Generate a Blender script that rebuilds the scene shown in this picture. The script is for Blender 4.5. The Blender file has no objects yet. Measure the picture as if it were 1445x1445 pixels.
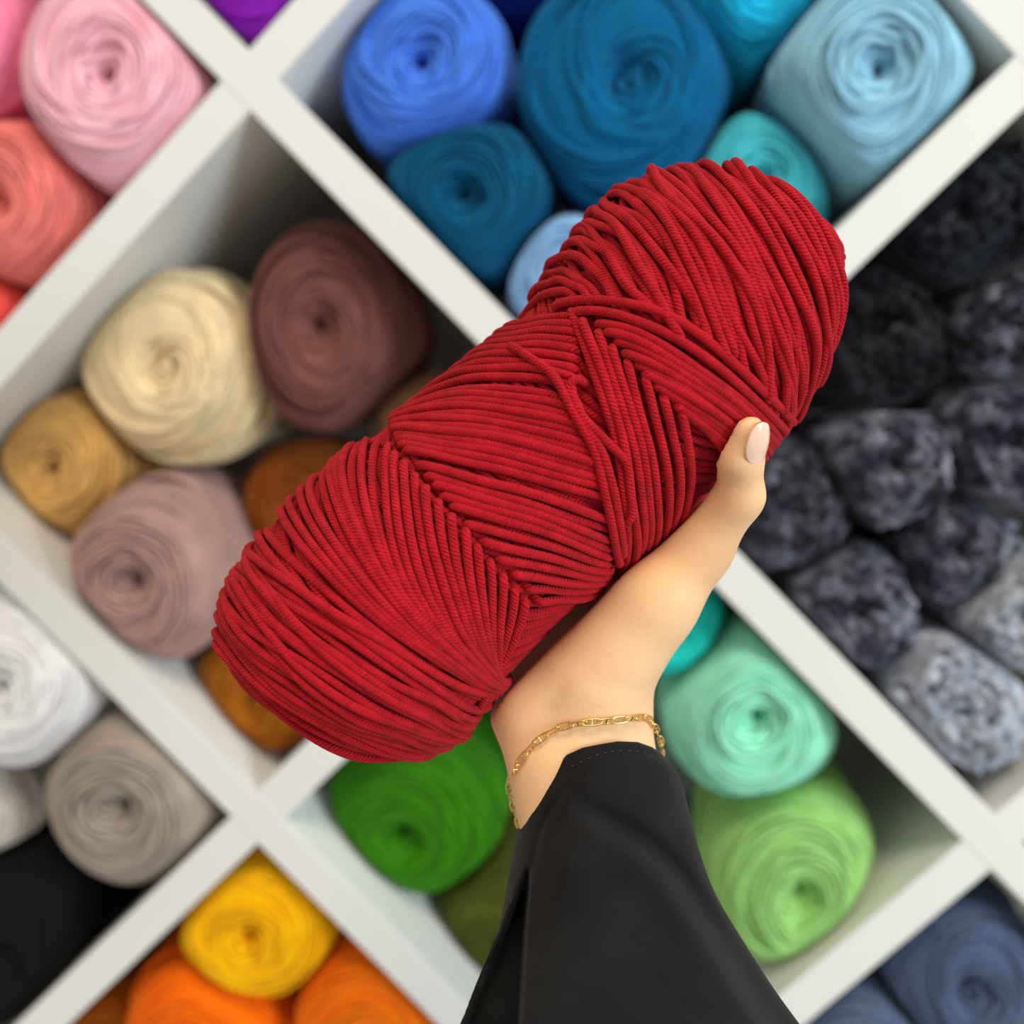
import bpy, math, random
import numpy as np
from mathutils import Matrix, Vector
from mathutils.bvhtree import BVHTree

rng = np.random.default_rng(7)
random.seed(7)
SC = bpy.context.scene
COL = SC.collection

# ------------------------------------------------------------------ camera
F = 1400.0                      # focal length in pixels of the 1445 px frame
PU, PV = 0.32, 0.3264           # shelf pitch across / up (m)
Z0 = 3 * PV + 0.05              # height of the shelf node that the camera fit uses as origin


def rot(rx, ry, rz):
    c, s = math.cos, math.sin
    A = np.array([[1, 0, 0], [0, c(rx), -s(rx)], [0, s(rx), c(rx)]])
    B = np.array([[c(ry), 0, s(ry)], [0, 1, 0], [-s(ry), 0, c(ry)]])
    D = np.array([[c(rz), -s(rz), 0], [s(rz), c(rz), 0], [0, 0, 1]])
    return D @ B @ A


RM = rot(0.13367, -0.01442, 0.79594) @ np.array([[1, 0, 0], [0, 0, -1], [0, 1, 0.0]])
CAMP = np.array([0.28494, -0.59944, Z0 + 0.01184])
AX = np.stack([RM[0], -RM[1], -RM[2]], 1)      # columns: right, up, back
MW = Matrix([[*AX[0], CAMP[0]], [*AX[1], CAMP[1]], [*AX[2], CAMP[2]], [0, 0, 0, 1]])
cd = bpy.data.cameras.new('camera')
cam = bpy.data.objects.new('camera', cd)
COL.objects.link(cam)
cam.matrix_world = MW
cd.sensor_width = 36.0
cd.lens = F / 1445 * 36.0
cd.clip_start = 0.01
cd.dof.use_dof = True
cd.dof.focus_distance = 0.312
cd.dof.aperture_fstop = 5.0
SC.camera = cam

# ------------------------------------------------------------------ light
w = bpy.data.worlds.new('room_light')
SC.world = w
w.use_nodes = True
bg = w.node_tree.nodes['Background']
bg.inputs[0].default_value = (1.0, 0.99, 0.975, 1)
bg.inputs[1].default_value = 0.59


def area(name, loc, target, size, power, col):
    l = bpy.data.lights.new(name, 'AREA')
    l.shape = 'RECTANGLE'
    l.size, l.size_y = size
    l.energy = power
    l.color = col
    o = bpy.data.objects.new(name, l)
    COL.objects.link(o)
    o.location = loc
    o.rotation_euler = (Vector(target) - Vector(loc)).to_track_quat('-Z', 'Y').to_euler()
    return o


area('ceiling_lamp_warm', (-1.15, -1.75, 2.95), (0.0, 0.0, 0.9), (1.0, 1.0), 44, (1.0, 0.88, 0.68))
area('ceiling_lamp_cool', (1.75, -1.75, 2.95), (0.6, 0.0, 0.9), (1.0, 1.0), 52, (0.78, 0.90, 1.0))
SC.view_settings.view_transform = 'Standard'
SC.view_settings.look = 'None'
SC.view_settings.gamma = 1.0
SC.view_settings.use_curve_mapping = False
SC.view_settings.exposure = 0.0


# ------------------------------------------------------------------ helpers
def unproj(px, py, depth):
    """pixel + distance along the view axis -> world point"""
    c = np.array([(px - 722.5) / F * depth, -(py - 722.5) / F * depth, -depth])
    return CAMP + AX @ c


def on_plane(px, py, y):
    d = AX @ np.array([(px - 722.5) / F, -(py - 722.5) / F, -1.0])
    t = (y - CAMP[1]) / d[1]
    return CAMP + d * t, t


def to_world(c):
    return CAMP + np.asarray(c) @ AX.T


def mesh_obj(name, verts, faces, mat, parent=None, smooth=True, uvs=None):
    me = bpy.data.meshes.new(name)
    verts = np.asarray(verts, dtype=np.float32)
    faces = np.asarray(faces, dtype=np.int32) if not isinstance(faces, list) else faces
    if isinstance(faces, np.ndarray):
        n, k = faces.shape
        me.vertices.add(len(verts))
        me.vertices.foreach_set('co', verts.ravel())
        me.loops.add(n * k)
        me.loops.foreach_set('vertex_index', faces.ravel())
        me.polygons.add(n)
        me.polygons.foreach_set('loop_start', np.arange(n, dtype=np.int32) * k)
        me.polygons.foreach_set('loop_total', np.full(n, k, dtype=np.int32))
        if uvs is not None:
            ul = me.uv_layers.new(name='UVMap')
            ul.data.foreach_set('uv', np.asarray(uvs, dtype=np.float32)[faces.ravel()].ravel())
        me.update(calc_edges=True)
    else:
        me.from_pydata([tuple(map(float, v)) for v in verts], [], faces)
    me.validate()
    if smooth:
        me.polygons.foreach_set('use_smooth', np.ones(len(me.polygons), dtype=bool))
    if mat:
        me.materials.append(mat)
    o = bpy.data.objects.new(name, me)
    COL.objects.link(o)
    if parent:
        o.parent = parent
        o.matrix_parent_inverse = parent.matrix_world.inverted()
    return o


def empty(name, loc):
    o = bpy.data.objects.new(name, None)
    o.empty_display_size = 0.02
    COL.objects.link(o)
    o.location = loc
    o.matrix_world = Matrix.Translation(loc)
    return o


def tag(o, label, cat, group=None):
    o['label'] = label
    o['category'] = cat
    if group:
        o['group'] = group
    return o


def box(name, lo, hi, mat, parent=None, bevel=0.0):
    x0, y0, z0 = lo
    x1, y1, z1 = hi
    v = [(x0, y0, z0), (x1, y0, z0), (x1, y1, z0), (x0, y1, z0), (x0, y0, z1), (x1, y0, z1), (x1, y1, z1), (x0, y1, z1)]
    f = [(0, 3, 2, 1), (4, 5, 6, 7), (0, 1, 5, 4), (1, 2, 6, 5), (2, 3, 7, 6), (3, 0, 4, 7)]
    o = mesh_obj(name, v, f, mat, parent, smooth=False)
    if bevel:
        b = o.modifiers.new('bevel', 'BEVEL')
        b.width = bevel
        b.segments = 2
    return o


def frames(P, closed=False):
    """tangent / normal / binormal along polyline by projection of a smooth reference"""
    if closed:
        T = np.roll(P, -1, 0) - np.roll(P, 1, 0)
    else:
        T = np.gradient(P, axis=0)
    T /= np.linalg.norm(T, axis=1, keepdims=True) + 1e-12
    return T


def tube(P, r, up, sides=7, closed=False, caps=True):
    """P (n,3), r scalar or (n,), up (n,3) reference normals -> verts, quads, uv(length,v)"""
    P = np.asarray(P, float)
    n = len(P)
    T = frames(P, closed)
    N = up - (up * T).sum(1, keepdims=True) * T
    N /= np.linalg.norm(N, axis=1, keepdims=True) + 1e-12
    B = np.cross(T, N)
    r = np.broadcast_to(np.asarray(r, float), (n,))
    S1 = sides + 1
    a = np.linspace(-np.pi, np.pi, S1)
    V = P[:, None] + r[:, None, None] * (np.cos(a)[None, :, None] * N[:, None] + np.sin(a)[None, :, None] * B[:, None])
    L = np.concatenate([[0], np.cumsum(np.linalg.norm(np.diff(P, axis=0), axis=1))])
    vv = np.linspace(0, 1, S1)
    UV = np.stack(np.broadcast_arrays(L[:, None], vv[None, :]), -1).reshape(-1, 2)
    m = n if closed else n - 1
    i = np.arange(m)[:, None]
    j = np.arange(sides)[None, :]
    i2 = (i + 1) % n
    Q = np.stack([i * S1 + j, i2 * S1 + j, i2 * S1 + j + 1, i * S1 + j + 1], -1).reshape(-1, 4)
    return V.reshape(-1, 3), Q, UV


def join(parts):
    V, Q, U, o = [], [], [], 0
    for v, q, u in parts:
        V.append(v)
        Q.append(q + o)
        U.append(u)
        o += len(v)
    return np.concatenate(V), np.concatenate(Q), np.concatenate(U)


def catmull(P, n):
    P = np.asarray(P, float)
    d = np.concatenate([[0], np.cumsum(np.linalg.norm(np.diff(P, axis=0), axis=1) ** 0.5 + 1e-9)])
    t = np.linspace(0, d[-1], n)
    T = np.empty_like(P)
    T[1:-1] = (P[2:] - P[:-2]) / (d[2:] - d[:-2])[:, None]
    T[0] = (P[1] - P[0]) / (d[1] - d[0])
    T[-1] = (P[-1] - P[-2]) / (d[-1] - d[-2])
    k = np.clip(np.searchsorted(d, t, 'right') - 1, 0, len(P) - 2)
    h = (d[k + 1] - d[k])[:, None]
    s = ((t - d[k])[:, None]) / h
    return ((2 * s**3 - 3 * s**2 + 1) * P[k] + (s**3 - 2 * s**2 + s) * h * T[k]
            + (-2 * s**3 + 3 * s**2) * P[k + 1] + (s**3 - s**2) * h * T[k + 1])


# ------------------------------------------------------------------ materials
def lin(c):
    return tuple(((x / 255) / 12.92 if x / 255 <= 0.04045 else ((x / 255 + 0.055) / 1.055) ** 2.4) for x in c)


def new_mat(name):
    m = bpy.data.materials.new(name)
    m.use_nodes = True
    nt = m.node_tree
    return m, nt, nt.nodes['Principled BSDF']


def mix_noise(nt, bsdf, c1, c2, scale, lo=0.35, hi=0.65, detail=3, coord='Object'):
    tc = nt.nodes.new('ShaderNodeTexCoord')
    no = nt.nodes.new('ShaderNodeTexNoise')
    no.inputs['Scale'].default_value = scale
    no.inputs['Detail'].default_value = detail
    cr = nt.nodes.new('ShaderNodeValToRGB')
    cr.color_ramp.elements[0].position = lo
    cr.color_ramp.elements[1].position = hi
    cr.color_ramp.elements[0].color = (*c1, 1)
    cr.color_ramp.elements[1].color = (*c2, 1)
    nt.links.new(tc.outputs[coord], no.inputs['Vector'])
    nt.links.new(no.outputs['Fac'], cr.inputs['Fac'])
    nt.links.new(cr.outputs['Color'], bsdf.inputs['Base Color'])
    return tc, no, cr


def yarn_mat(name, rgb, var=0.12, sheen=0.10):
    m, nt, b = new_mat(name)
    c = np.array(lin(rgb))
    mix_noise(nt, b, c * (1 - var), np.minimum(c * (1 + var), 0.95), 55, 0.3, 0.7)
    b.inputs['Roughness'].default_value = 0.9
    b.inputs['Specular IOR Level'].default_value = 0.15
    b.inputs['Sheen Weight'].default_value = sheen
    b.inputs['Sheen Roughness'].default_value = 0.5
    b.inputs['Sheen Tint'].default_value = (*np.minimum(c * 0.6 + 0.4, 1), 1)
    tc = nt.nodes.new('ShaderNodeTexCoord')
    n2 = nt.nodes.new('ShaderNodeTexNoise')
    n2.inputs['Scale'].default_value = 900
    n2.inputs['Detail'].default_value = 2
    bu = nt.nodes.new('ShaderNodeBump')
    bu.inputs['Strength'].default_value = 0.35
    bu.inputs['Distance'].default_value = 0.001
    nt.links.new(tc.outputs['Object'], n2.inputs['Vector'])
    nt.links.new(n2.outputs['Fac'], bu.inputs['Height'])
    nt.links.new(bu.outputs['Normal'], b.inputs['Normal'])
    return m


def fuzzy_mat(name, dark, light, scale=42):
    m, nt, b = new_mat(name)
    mix_noise(nt, b, lin(dark), lin(light), scale, 0.42, 0.66, 2)
    b.inputs['Roughness'].default_value = 1.0
    b.inputs['Specular IOR Level'].default_value = 0.1
    b.inputs['Sheen Weight'].default_value = 0.12
    return m


def plain(name, rgb, rough=0.5, metal=0.0, spec=0.5):
    m, nt, b = new_mat(name)
    b.inputs['Base Color'].default_value = (*lin(rgb), 1)
    b.inputs['Roughness'].default_value = rough
    b.inputs['Metallic'].default_value = metal
    b.inputs['Specular IOR Level'].default_value = spec
    return m, nt, b


M_SHELF, nt, b = plain('white_laminate', (228, 228, 223), 0.45, 0, 0.35)
tc = nt.nodes.new('ShaderNodeTexCoord')
no = nt.nodes.new('ShaderNodeTexNoise')
no.inputs['Scale'].default_value = 220
bu = nt.nodes.new('ShaderNodeBump')
bu.inputs['Strength'].default_value = 0.04
nt.links.new(tc.outputs['Object'], no.inputs['Vector'])
nt.links.new(no.outputs['Fac'], bu.inputs['Height'])
nt.links.new(bu.outputs['Normal'], b.inputs['Normal'])
M_WALL, nt, b = new_mat('painted_wall')
mix_noise(nt, b, lin((226, 223, 216)), lin((232, 230, 224)), 8)
b.inputs['Roughness'].default_value = 0.8
M_FLOOR, nt, b = new_mat('grey_floor')
mix_noise(nt, b, lin((168, 160, 150)), lin((186, 178, 168)), 14)
b.inputs['Roughness'].default_value = 0.5


def red_mat():
    m, nt, b = new_mat('dark_red_cotton_yarn')
    c = np.array([0.59, 0.0095, 0.022])
    tc, no, cr = mix_noise(nt, b, c * 0.80, c * 1.12, 160, 0.3, 0.7)
    b.inputs['Roughness'].default_value = 0.85
    b.inputs['Specular IOR Level'].default_value = 0.12
    b.inputs['Sheen Weight'].default_value = 0.12
    b.inputs['Sheen Roughness'].default_value = 0.4
    b.inputs['Sheen Tint'].default_value = (1.0, 0.35, 0.3, 1)
    uv = nt.nodes.new('ShaderNodeUVMap')
    sep = nt.nodes.new('ShaderNodeSeparateXYZ')
    nt.links.new(uv.outputs['UV'], sep.inputs[0])
    # twist of the plies: sin(2pi(u/pitch + v))
    ma = nt.nodes.new('ShaderNodeMath'); ma.operation = 'MULTIPLY'; ma.inputs[1].default_value = 2 * math.pi / 0.00125
    mb = nt.nodes.new('ShaderNodeMath'); mb.operation = 'MULTIPLY'; mb.inputs[1].default_value = 2 * math.pi * 4
    ad = nt.nodes.new('ShaderNodeMath'); ad.operation = 'ADD'
    wob = nt.nodes.new('ShaderNodeTexNoise'); wob.inputs['Scale'].default_value = 260; wob.inputs['Detail'].default_value = 1
    nt.links.new(tc.outputs['Object'], wob.inputs['Vector'])
    wm = nt.nodes.new('ShaderNodeMath'); wm.operation = 'MULTIPLY_ADD'; wm.inputs[1].default_value = 5.0
    nt.links.new(sep.outputs[0], ma.inputs[0])
    nt.links.new(sep.outputs[1], mb.inputs[0])
    nt.links.new(wob.outputs['Fac'], wm.inputs[0])
    nt.links.new(mb.outputs[0], wm.inputs[2])
    nt.links.new(ma.outputs[0], ad.inputs[0])
    nt.links.new(wm.outputs[0], ad.inputs[1])
    si = nt.nodes.new('ShaderNodeMath'); si.operation = 'SINE'
    nt.links.new(ad.outputs[0], si.inputs[0])
    fz = nt.nodes.new('ShaderNodeTexNoise'); fz.inputs['Scale'].default_value = 2200; fz.inputs['Detail'].default_value = 3
    nt.links.new(tc.outputs['Object'], fz.inputs['Vector'])
    fm = nt.nodes.new('ShaderNodeMath'); fm.operation = 'MULTIPLY_ADD'; fm.inputs[1].default_value = 3.2
    nt.links.new(fz.outputs['Fac'], fm.inputs[0])
    nt.links.new(si.outputs[0], fm.inputs[2])
    bu = nt.nodes.new('ShaderNodeBump'); bu.inputs['Strength'].default_value = 1.0; bu.inputs['Distance'].default_value = 0.00024
    nt.links.new(fm.outputs[0], bu.inputs['Height'])
    nt.links.new(bu.outputs['Normal'], b.inputs['Normal'])
    return m


M_RED = red_mat()
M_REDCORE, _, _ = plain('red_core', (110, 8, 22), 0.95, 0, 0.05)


def skin_mat():
    m, nt, b = new_mat('skin')
    tc, no, cr = mix_noise(nt, b, lin((242, 188, 138)), lin((248, 206, 156)), 22, 0.3, 0.7)
    b.inputs['Roughness'].default_value = 0.5
    b.inputs['Specular IOR Level'].default_value = 0.3
    b.inputs['Subsurface Weight'].default_value = 0.18
    b.inputs['Subsurface Radius'].default_value = (1.0, 0.35, 0.2)
    b.inputs['Subsurface Scale'].default_value = 0.004
    n1 = nt.nodes.new('ShaderNodeTexNoise'); n1.inputs['Scale'].default_value = 300; n1.inputs['Detail'].default_value = 4
    vo = nt.nodes.new('ShaderNodeTexVoronoi'); vo.inputs['Scale'].default_value = 900
    ad = nt.nodes.new('ShaderNodeMath'); ad.operation = 'ADD'
    bu = nt.nodes.new('ShaderNodeBump'); bu.inputs['Strength'].default_value = 0.06; bu.inputs['Distance'].default_value = 0.001
    nt.links.new(tc.outputs['Object'], n1.inputs['Vector'])
    nt.links.new(tc.outputs['Object'], vo.inputs['Vector'])
    nt.links.new(n1.outputs['Fac'], ad.inputs[0])
    nt.links.new(vo.outputs['Distance'], ad.inputs[1])
    nt.links.new(ad.outputs[0], bu.inputs['Height'])
    nt.links.new(bu.outputs['Normal'], b.inputs['Normal'])
    return m


M_SKIN = skin_mat()
M_NAIL, nt, b = plain('thumbnail', (250, 206, 180), 0.18, 0, 0.6)
b.inputs['Coat Weight'].default_value = 0.6
M_GOLD, _, _ = plain('gold', (250, 214, 136), 0.16, 1.0, 0.5)
M_CLOTH, nt, b = new_mat('black_cloth')
tc, no, cr = mix_noise(nt, b, lin((24, 24, 25)), lin((33, 33, 33)), 40)
b.inputs['Roughness'].default_value = 0.95
b.inputs['Specular IOR Level'].default_value = 0.1
b.inputs['Sheen Weight'].default_value = 0.06
n1 = nt.nodes.new('ShaderNodeTexNoise'); n1.inputs['Scale'].default_value = 1800; n1.inputs['Detail'].default_value = 2
bu = nt.nodes.new('ShaderNodeBump'); bu.inputs['Strength'].default_value = 0.3; bu.inputs['Distance'].default_value = 0.0005
nt.links.new(tc.outputs['Object'], n1.inputs['Vector'])
nt.links.new(n1.outputs['Fac'], bu.inputs['Height'])
nt.links.new(bu.outputs['Normal'], b.inputs['Normal'])
M_STITCH, _, _ = plain('stitch_thread', (70, 70, 72), 0.8, 0, 0.2)

# ------------------------------------------------------------------ the setting
SD = 0.39          # shelf depth
TH = 0.0246        # board thickness
HT = TH / 2
fl = mesh_obj('floor', [(-3, -4, 0), (4, -4, 0), (4, 0.6, 0), (-3, 0.6, 0)], [(0, 1, 2, 3)], M_FLOOR, smooth=False)
fl['kind'] = 'structure'
wl = box('wall_back', (-3, SD + 0.012, 0), (4, SD + 0.12, 2.8), M_WALL)
wl['kind'] = 'structure'

U0, U1, V0, V1 = -1, 4, -3, 2
shelf = empty('shelf_unit', (U0 * PU, 0, 0))
tag(shelf, 'white cube shelf unit with square compartments full of yarn', 'shelf')
for v in range(V0, V1 + 1):
    z = Z0 + v * PV
    box('shelf_board', (U0 * PU - HT, 0, z - HT), (U1 * PU + HT, SD - 0.004, z + HT), M_SHELF, shelf, 0.0008)
for v in range(V0, V1):
    for u in range(U0, U1 + 1):
        x = u * PU
        box('divider', (x - HT, 0.0002, Z0 + v * PV + HT), (x + HT, SD - 0.004, Z0 + (v + 1) * PV - HT), M_SHELF, shelf)
box('back_panel', (U0 * PU - HT, SD - 0.004, Z0 + V0 * PV - HT), (U1 * PU + HT, SD + 0.004, Z0 + V1 * PV + HT), M_SHELF, shelf)
box('plinth', (U0 * PU - HT, 0.02, 0), (U1 * PU + HT, SD, Z0 + V0 * PV - HT), M_SHELF, shelf)

# ------------------------------------------------------------------ skeins on the shelf
PROF = np.array([(.0015, .022), (.006, .013), (.014, .005), (.027, .0015), (.040, .005), (.051, .015), (.0585, .031),
                 (.061, .055), (.0605, .09), (.059, .13), (.055, .162), (.046, .182), (.03, .194), (.012, .197), (.002, .19)])


class Profile:
    """surface of revolution about local Y, addressed by arc length w and angle"""

    def __init__(s, prof):
        P = catmull(prof, 400)
        s.L = np.concatenate([[0], np.cumsum(np.linalg.norm(np.diff(P, axis=0), axis=1))])
        s.P = P
        T = np.gradient(P, axis=0)
        T /= np.linalg.norm(T, axis=1, keepdims=True)
        s.N = np.stack([T[:, 1], -T[:, 0]], 1)      # outward (r, y)

    def at(s, wv, th, h):
        r = np.interp(wv, s.L, s.P[:, 0]); y = np.interp(wv, s.L, s.P[:, 1])
        nr = np.interp(wv, s.L, s.N[:, 0]); ny = np.interp(wv, s.L, s.N[:, 1])
        rr = r + nr * h
        P = np.stack([rr * np.cos(th), y + ny * h, rr * np.sin(th)], -1)
        N = np.stack([nr * np.cos(th), ny, nr * np.sin(th)], -1)
        return P, N


PR = Profile(PROF)


def winding_mesh(name, seed, sr=0.0019, pitch=0.0036, fuzzy=False, tilt=0.011):
    g = np.random.default_rng(seed)
    parts = []
    wtot = PR.L[-1]
    wv = 0.002
    bandleft = 0
    n = 48
    th = np.linspace(0, 2 * np.pi, n, endpoint=False)
    while wv < wtot - 0.004:
        if bandleft <= 0:
            bandleft = int(g.integers(3, 7))
            ph = g.uniform(0, 2 * np.pi)
            amp = tilt * g.uniform(0.35, 1.0)
            hb = g.uniform(-0.0020, 0.0018)
            ph2 = g.uniform(0, 2 * np.pi)
        fade = min(1.0, wv / 0.02 + 0.15)
        path = wv + fade * amp * np.sin(th + ph + g.normal(0, 0.06)) + 0.0016 * fade * np.sin(2 * th + ph2) + 0.0007 * np.sin(5 * th + g.uniform(0, 6.3))
        path = np.abs(path - 0.001) + 0.001
        path = np.minimum(path, wtot - 0.001)
        h = hb + g.normal(0, 0.0005) + 0.0007 * np.sin(3 * th + g.uniform(0, 6.3))
        rad = sr * g.uniform(0.9, 1.12)
        if fuzzy:
            h = h + g.normal(0, 0.0028, n)
            path = path + g.normal(0, 0.0022, n)
            rad = rad * np.clip(1 + 0.42 * g.normal(0, 1, n), 0.45, 2.0)
        P, N = PR.at(path, th, h)
        parts.append(tube(P, rad, N, 6 if fuzzy else 5, closed=True))
        wv += pitch * g.uniform(0.85, 1.15)
        bandleft -= 1
    V, Q, U = join(parts)
    me = bpy.data.meshes.new(name)
    o = mesh_obj(name, V, Q, None, None, uvs=U)
    me = o.data
    bpy.data.objects.remove(o)
    return me


def core_mesh(name, inset):
    nw, nt_ = 40, 32
    ww = np.linspace(0.0, PR.L[-1], nw)
    th = np.linspace(0, 2 * np.pi, nt_, endpoint=False)
    A, B = np.meshgrid(ww, th, indexing='ij')
    P, N = PR.at(A.ravel(), B.ravel(), -inset)
    i, j = np.meshgrid(np.arange(nw - 1), np.arange(nt_), indexing='ij')
    Q = np.stack([i * nt_ + j, i * nt_ + (j + 1) % nt_, (i + 1) * nt_ + (j + 1) % nt_, (i + 1) * nt_ + j], -1).reshape(-1, 4)
    o = mesh_obj(name, P, Q, None)
    me = o.data
    bpy.data.objects.remove(o)
    return me


WIND = [winding_mesh('winding', 11 + k, tilt=t) for k, t in enumerate((0.010, 0.013, 0.008, 0.015, 0.011))]
FUZZ = [winding_mesh('fuzzy_winding', 41 + k, sr=0.0056, pitch=0.0085, fuzzy=True, tilt=0.014) for k in range(3)]
CORE = core_mesh('core', 0.0024)

ir = np.array([AX[0, 0], AX[2, 0]])
BASE_ANG = math.atan2(ir[1], ir[0])     # image-right direction inside the shelf's own XZ plane

GROUP = 'yarn skeins stored in the cube shelf'
mats = {}


def squashed(me, M, planes):
    """soft yarn pressed flat where it meets boards and neighbours; planes: (nx, nz, limit) in the shelf's XZ plane.
    A mesh that meets nothing is shared, the others get a copy of their own."""
    n = len(me.vertices)
    co = np.empty(n * 3, np.float32)
    me.vertices.foreach_get('co', co)
    co = co.reshape(-1, 3)
    Mn = np.array(M)
    Wc = co @ Mn[:3, :3].T + Mn[:3, 3]
    moved = False
    for nx, nz, b in planes:
        x = Wc[:, 0] * nx + Wc[:, 2] * nz
        over = x.max() - b
        if over > 0:
            moved = True
            m = 0.010 + over * 0.6
            k = x > b - m
            t = np.minimum((x[k] - (b - m)) / (m + over), 1.0)
            dx = b - m + m * (1 - (1 - t) ** ((m + over) / m)) - x[k]
            Wc[k, 0] += dx * nx
            Wc[k, 2] += dx * nz
    if not moved:
        return me
    Mi = np.linalg.inv(Mn)
    co = Wc @ Mi[:3, :3].T + Mi[:3, 3]
    m2 = me.copy()
    m2.vertices.foreach_set('co', co.astype(np.float32).ravel())
    m2.update()
    return m2


SPEC = []


def skein(px, py, rx, ry, rim, rgb, label, spin=0.0, length=0.2, tilt=(0, 0), fuzzy=None, cat='yarn skein', k=None):
    """px,py,rx,ry: the rim of the front end in the photograph; rim: its distance behind the shelf front (m)"""
    p, d = on_plane(px, py, rim)
    sy = min(length, SD - 0.012 - (rim - 0.031 * length / 0.2)) / 0.2
    SPEC.append(dict(p=p, rx=rx / F * d, ry=ry / F * d, y0=rim - 0.031 * sy, sy=sy, rgb=rgb, label=label, spin=spin,
                     tilt=tilt, fuzzy=fuzzy, cat=cat, k=k))


def reach(q, nx, nz):
    """how far the elliptical body of a skein reaches along a direction of the XZ plane"""
    e = (math.cos(BASE_ANG), math.sin(BASE_ANG))
    f = 1.10 if q['fuzzy'] else 1.05
    return f * math.hypot(q['rx'] * (nx * e[0] + nz * e[1]), q['ry'] * (-nx * e[1] + nz * e[0]))


def build_skeins():
    for idx, q in enumerate(SPEC):
        p = q['p']
        cu, cv = math.floor(p[0] / PU), math.floor((p[2] - Z0) / PV)
        g = HT + 0.0012
        planes = []
        for j, o in enumerate(SPEC):
            if j == idx or min(q['y0'] + 0.2 * q['sy'], o['y0'] + 0.2 * o['sy']) < max(q['y0'], o['y0']):
                continue
            if (math.floor(o['p'][0] / PU), math.floor((o['p'][2] - Z0) / PV)) != (cu, cv):
                continue
            dx, dz = o['p'][0] - p[0], o['p'][2] - p[2]
            D = math.hypot(dx, dz)
            nx, nz = dx / D, dz / D
            ri, rj = reach(q, nx, nz), reach(o, nx, nz)
            if ri + rj + 0.001 > D:
                planes.append((nx, nz, p[0] * nx + p[2] * nz + D * ri / (ri + rj) - 0.0005))
        planes += [(1, 0, (cu + 1) * PU - g), (-1, 0, -(cu * PU + g)), (0, 1, Z0 + (cv + 1) * PV - g), (0, -1, -(Z0 + cv * PV + g))]
        root = bpy.data.objects.new('yarn_skein', None)
        root.empty_display_size = 0.02
        COL.objects.link(root)
        root.location = (p[0], q['y0'], p[2])
        root.rotation_euler = (math.radians(q['tilt'][0]), -BASE_ANG, math.radians(q['tilt'][1]))
        root.scale = (q['rx'] / 0.0605, q['sy'], q['ry'] / 0.0605)
        key = (q['rgb'], q['fuzzy'])
        if key not in mats:
            n = len(mats)
            mats[key] = yarn_mat('yarn_%02d' % n, q['rgb']) if q['fuzzy'] is None else fuzzy_mat('fuzzy_yarn_%02d' % n, q['rgb'], q['fuzzy'])
        src = WIND[(idx if q['k'] is None else q['k']) % len(WIND)] if q['fuzzy'] is None else FUZZ[idx % len(FUZZ)]
        rootm = Matrix.LocRotScale(root.location, root.rotation_euler, root.scale)
        for nm, me in (('winding', src), ('core', CORE)):
            me = squashed(me, rootm, planes)
            c = bpy.data.objects.new(nm, me)
            COL.objects.link(c)
            c.parent = root
            if nm == 'winding':
                c['kind'] = 'stuff'
            if not me.materials:
                me.materials.append(mats[key])
            c.material_slots[0].link = 'OBJECT'
            c.material_slots[0].material = mats[key]
        tag(root, q['label'], q['cat'], GROUP)


# pink compartment
skein(172, 116, 144, 158, .022, (255, 186, 198), 'large baby pink skein next to the salmon skein, pale swirled end')
skein(-48, 62, 96, 112, .03, (255, 138, 172), 'candy pink skein beside the large baby pink skein')
skein(20, 290, 128, 124, .035, (236, 128, 122), 'salmon skein below the baby pink skein, resting on the coral one')
skein(-44, 452, 100, 88, .04, (255, 92, 84), 'bright coral skein under the salmon skein')
# violet compartment
skein(350, -62, 128, 136, .025, (160, 36, 200), 'violet skein alone in view above the white shelf crossing')
# blue compartment
skein(602, 100, 124, 130, .045, (74, 128, 228), 'cornflower blue skein between empty shelf corner and big teal skein')
skein(880, 122, 156, 170, .04, (0, 96, 144), 'big teal blue skein, the largest in the blue compartment', k=3)
skein(660, 284, 132, 126, .045, (0, 86, 124), 'dark teal skein under the cornflower blue skein')
skein(1230, 112, 154, 170, .03, (148, 200, 222), 'large light steel blue skein with a dark pinched centre', k=1)
skein(1062, -2, 92, 96, .055, (24, 178, 218), 'bright cyan skein wedged above the big teal and light blue skeins')
skein(735, -42, 66, 80, .08, (10, 50, 140), 'navy skein peeking out above the big teal skein')
skein(1072, 262, 104, 106, .065, (84, 208, 222), 'aqua skein under the light steel blue skein')
skein(800, 388, 90, 88, .05, (146, 190, 232), 'pale powder blue skein below the dark teal skein')
# brown compartment
skein(243, 514, 128, 138, .06, (236, 214, 170), 'cream skein resting on the tan and mauve skeins')
skein(462, 464, 114, 146, .06, (124, 78, 70), 'chocolate brown skein beside the cream skein')
skein(98, 656, 98, 112, .07, (216, 170, 100), 'golden tan skein lying on the shelf board below the cream skein')
skein(214, 812, 128, 136, .03, (176, 142, 132), 'mauve taupe skein between the tan skein and the ochre one')
skein(430, 712, 92, 88, .10, (140, 72, 16), length=.16, label='rust brown skein set deep between the cream and mauve skeins')
skein(372, 976, 100, 104, .06, (160, 92, 14), 'ochre brown skein beside the mauve skein')
skein(604, 596, 78, 74, .13, (176, 132, 96), 'camel skein half hidden below the chocolate brown skein')
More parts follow.
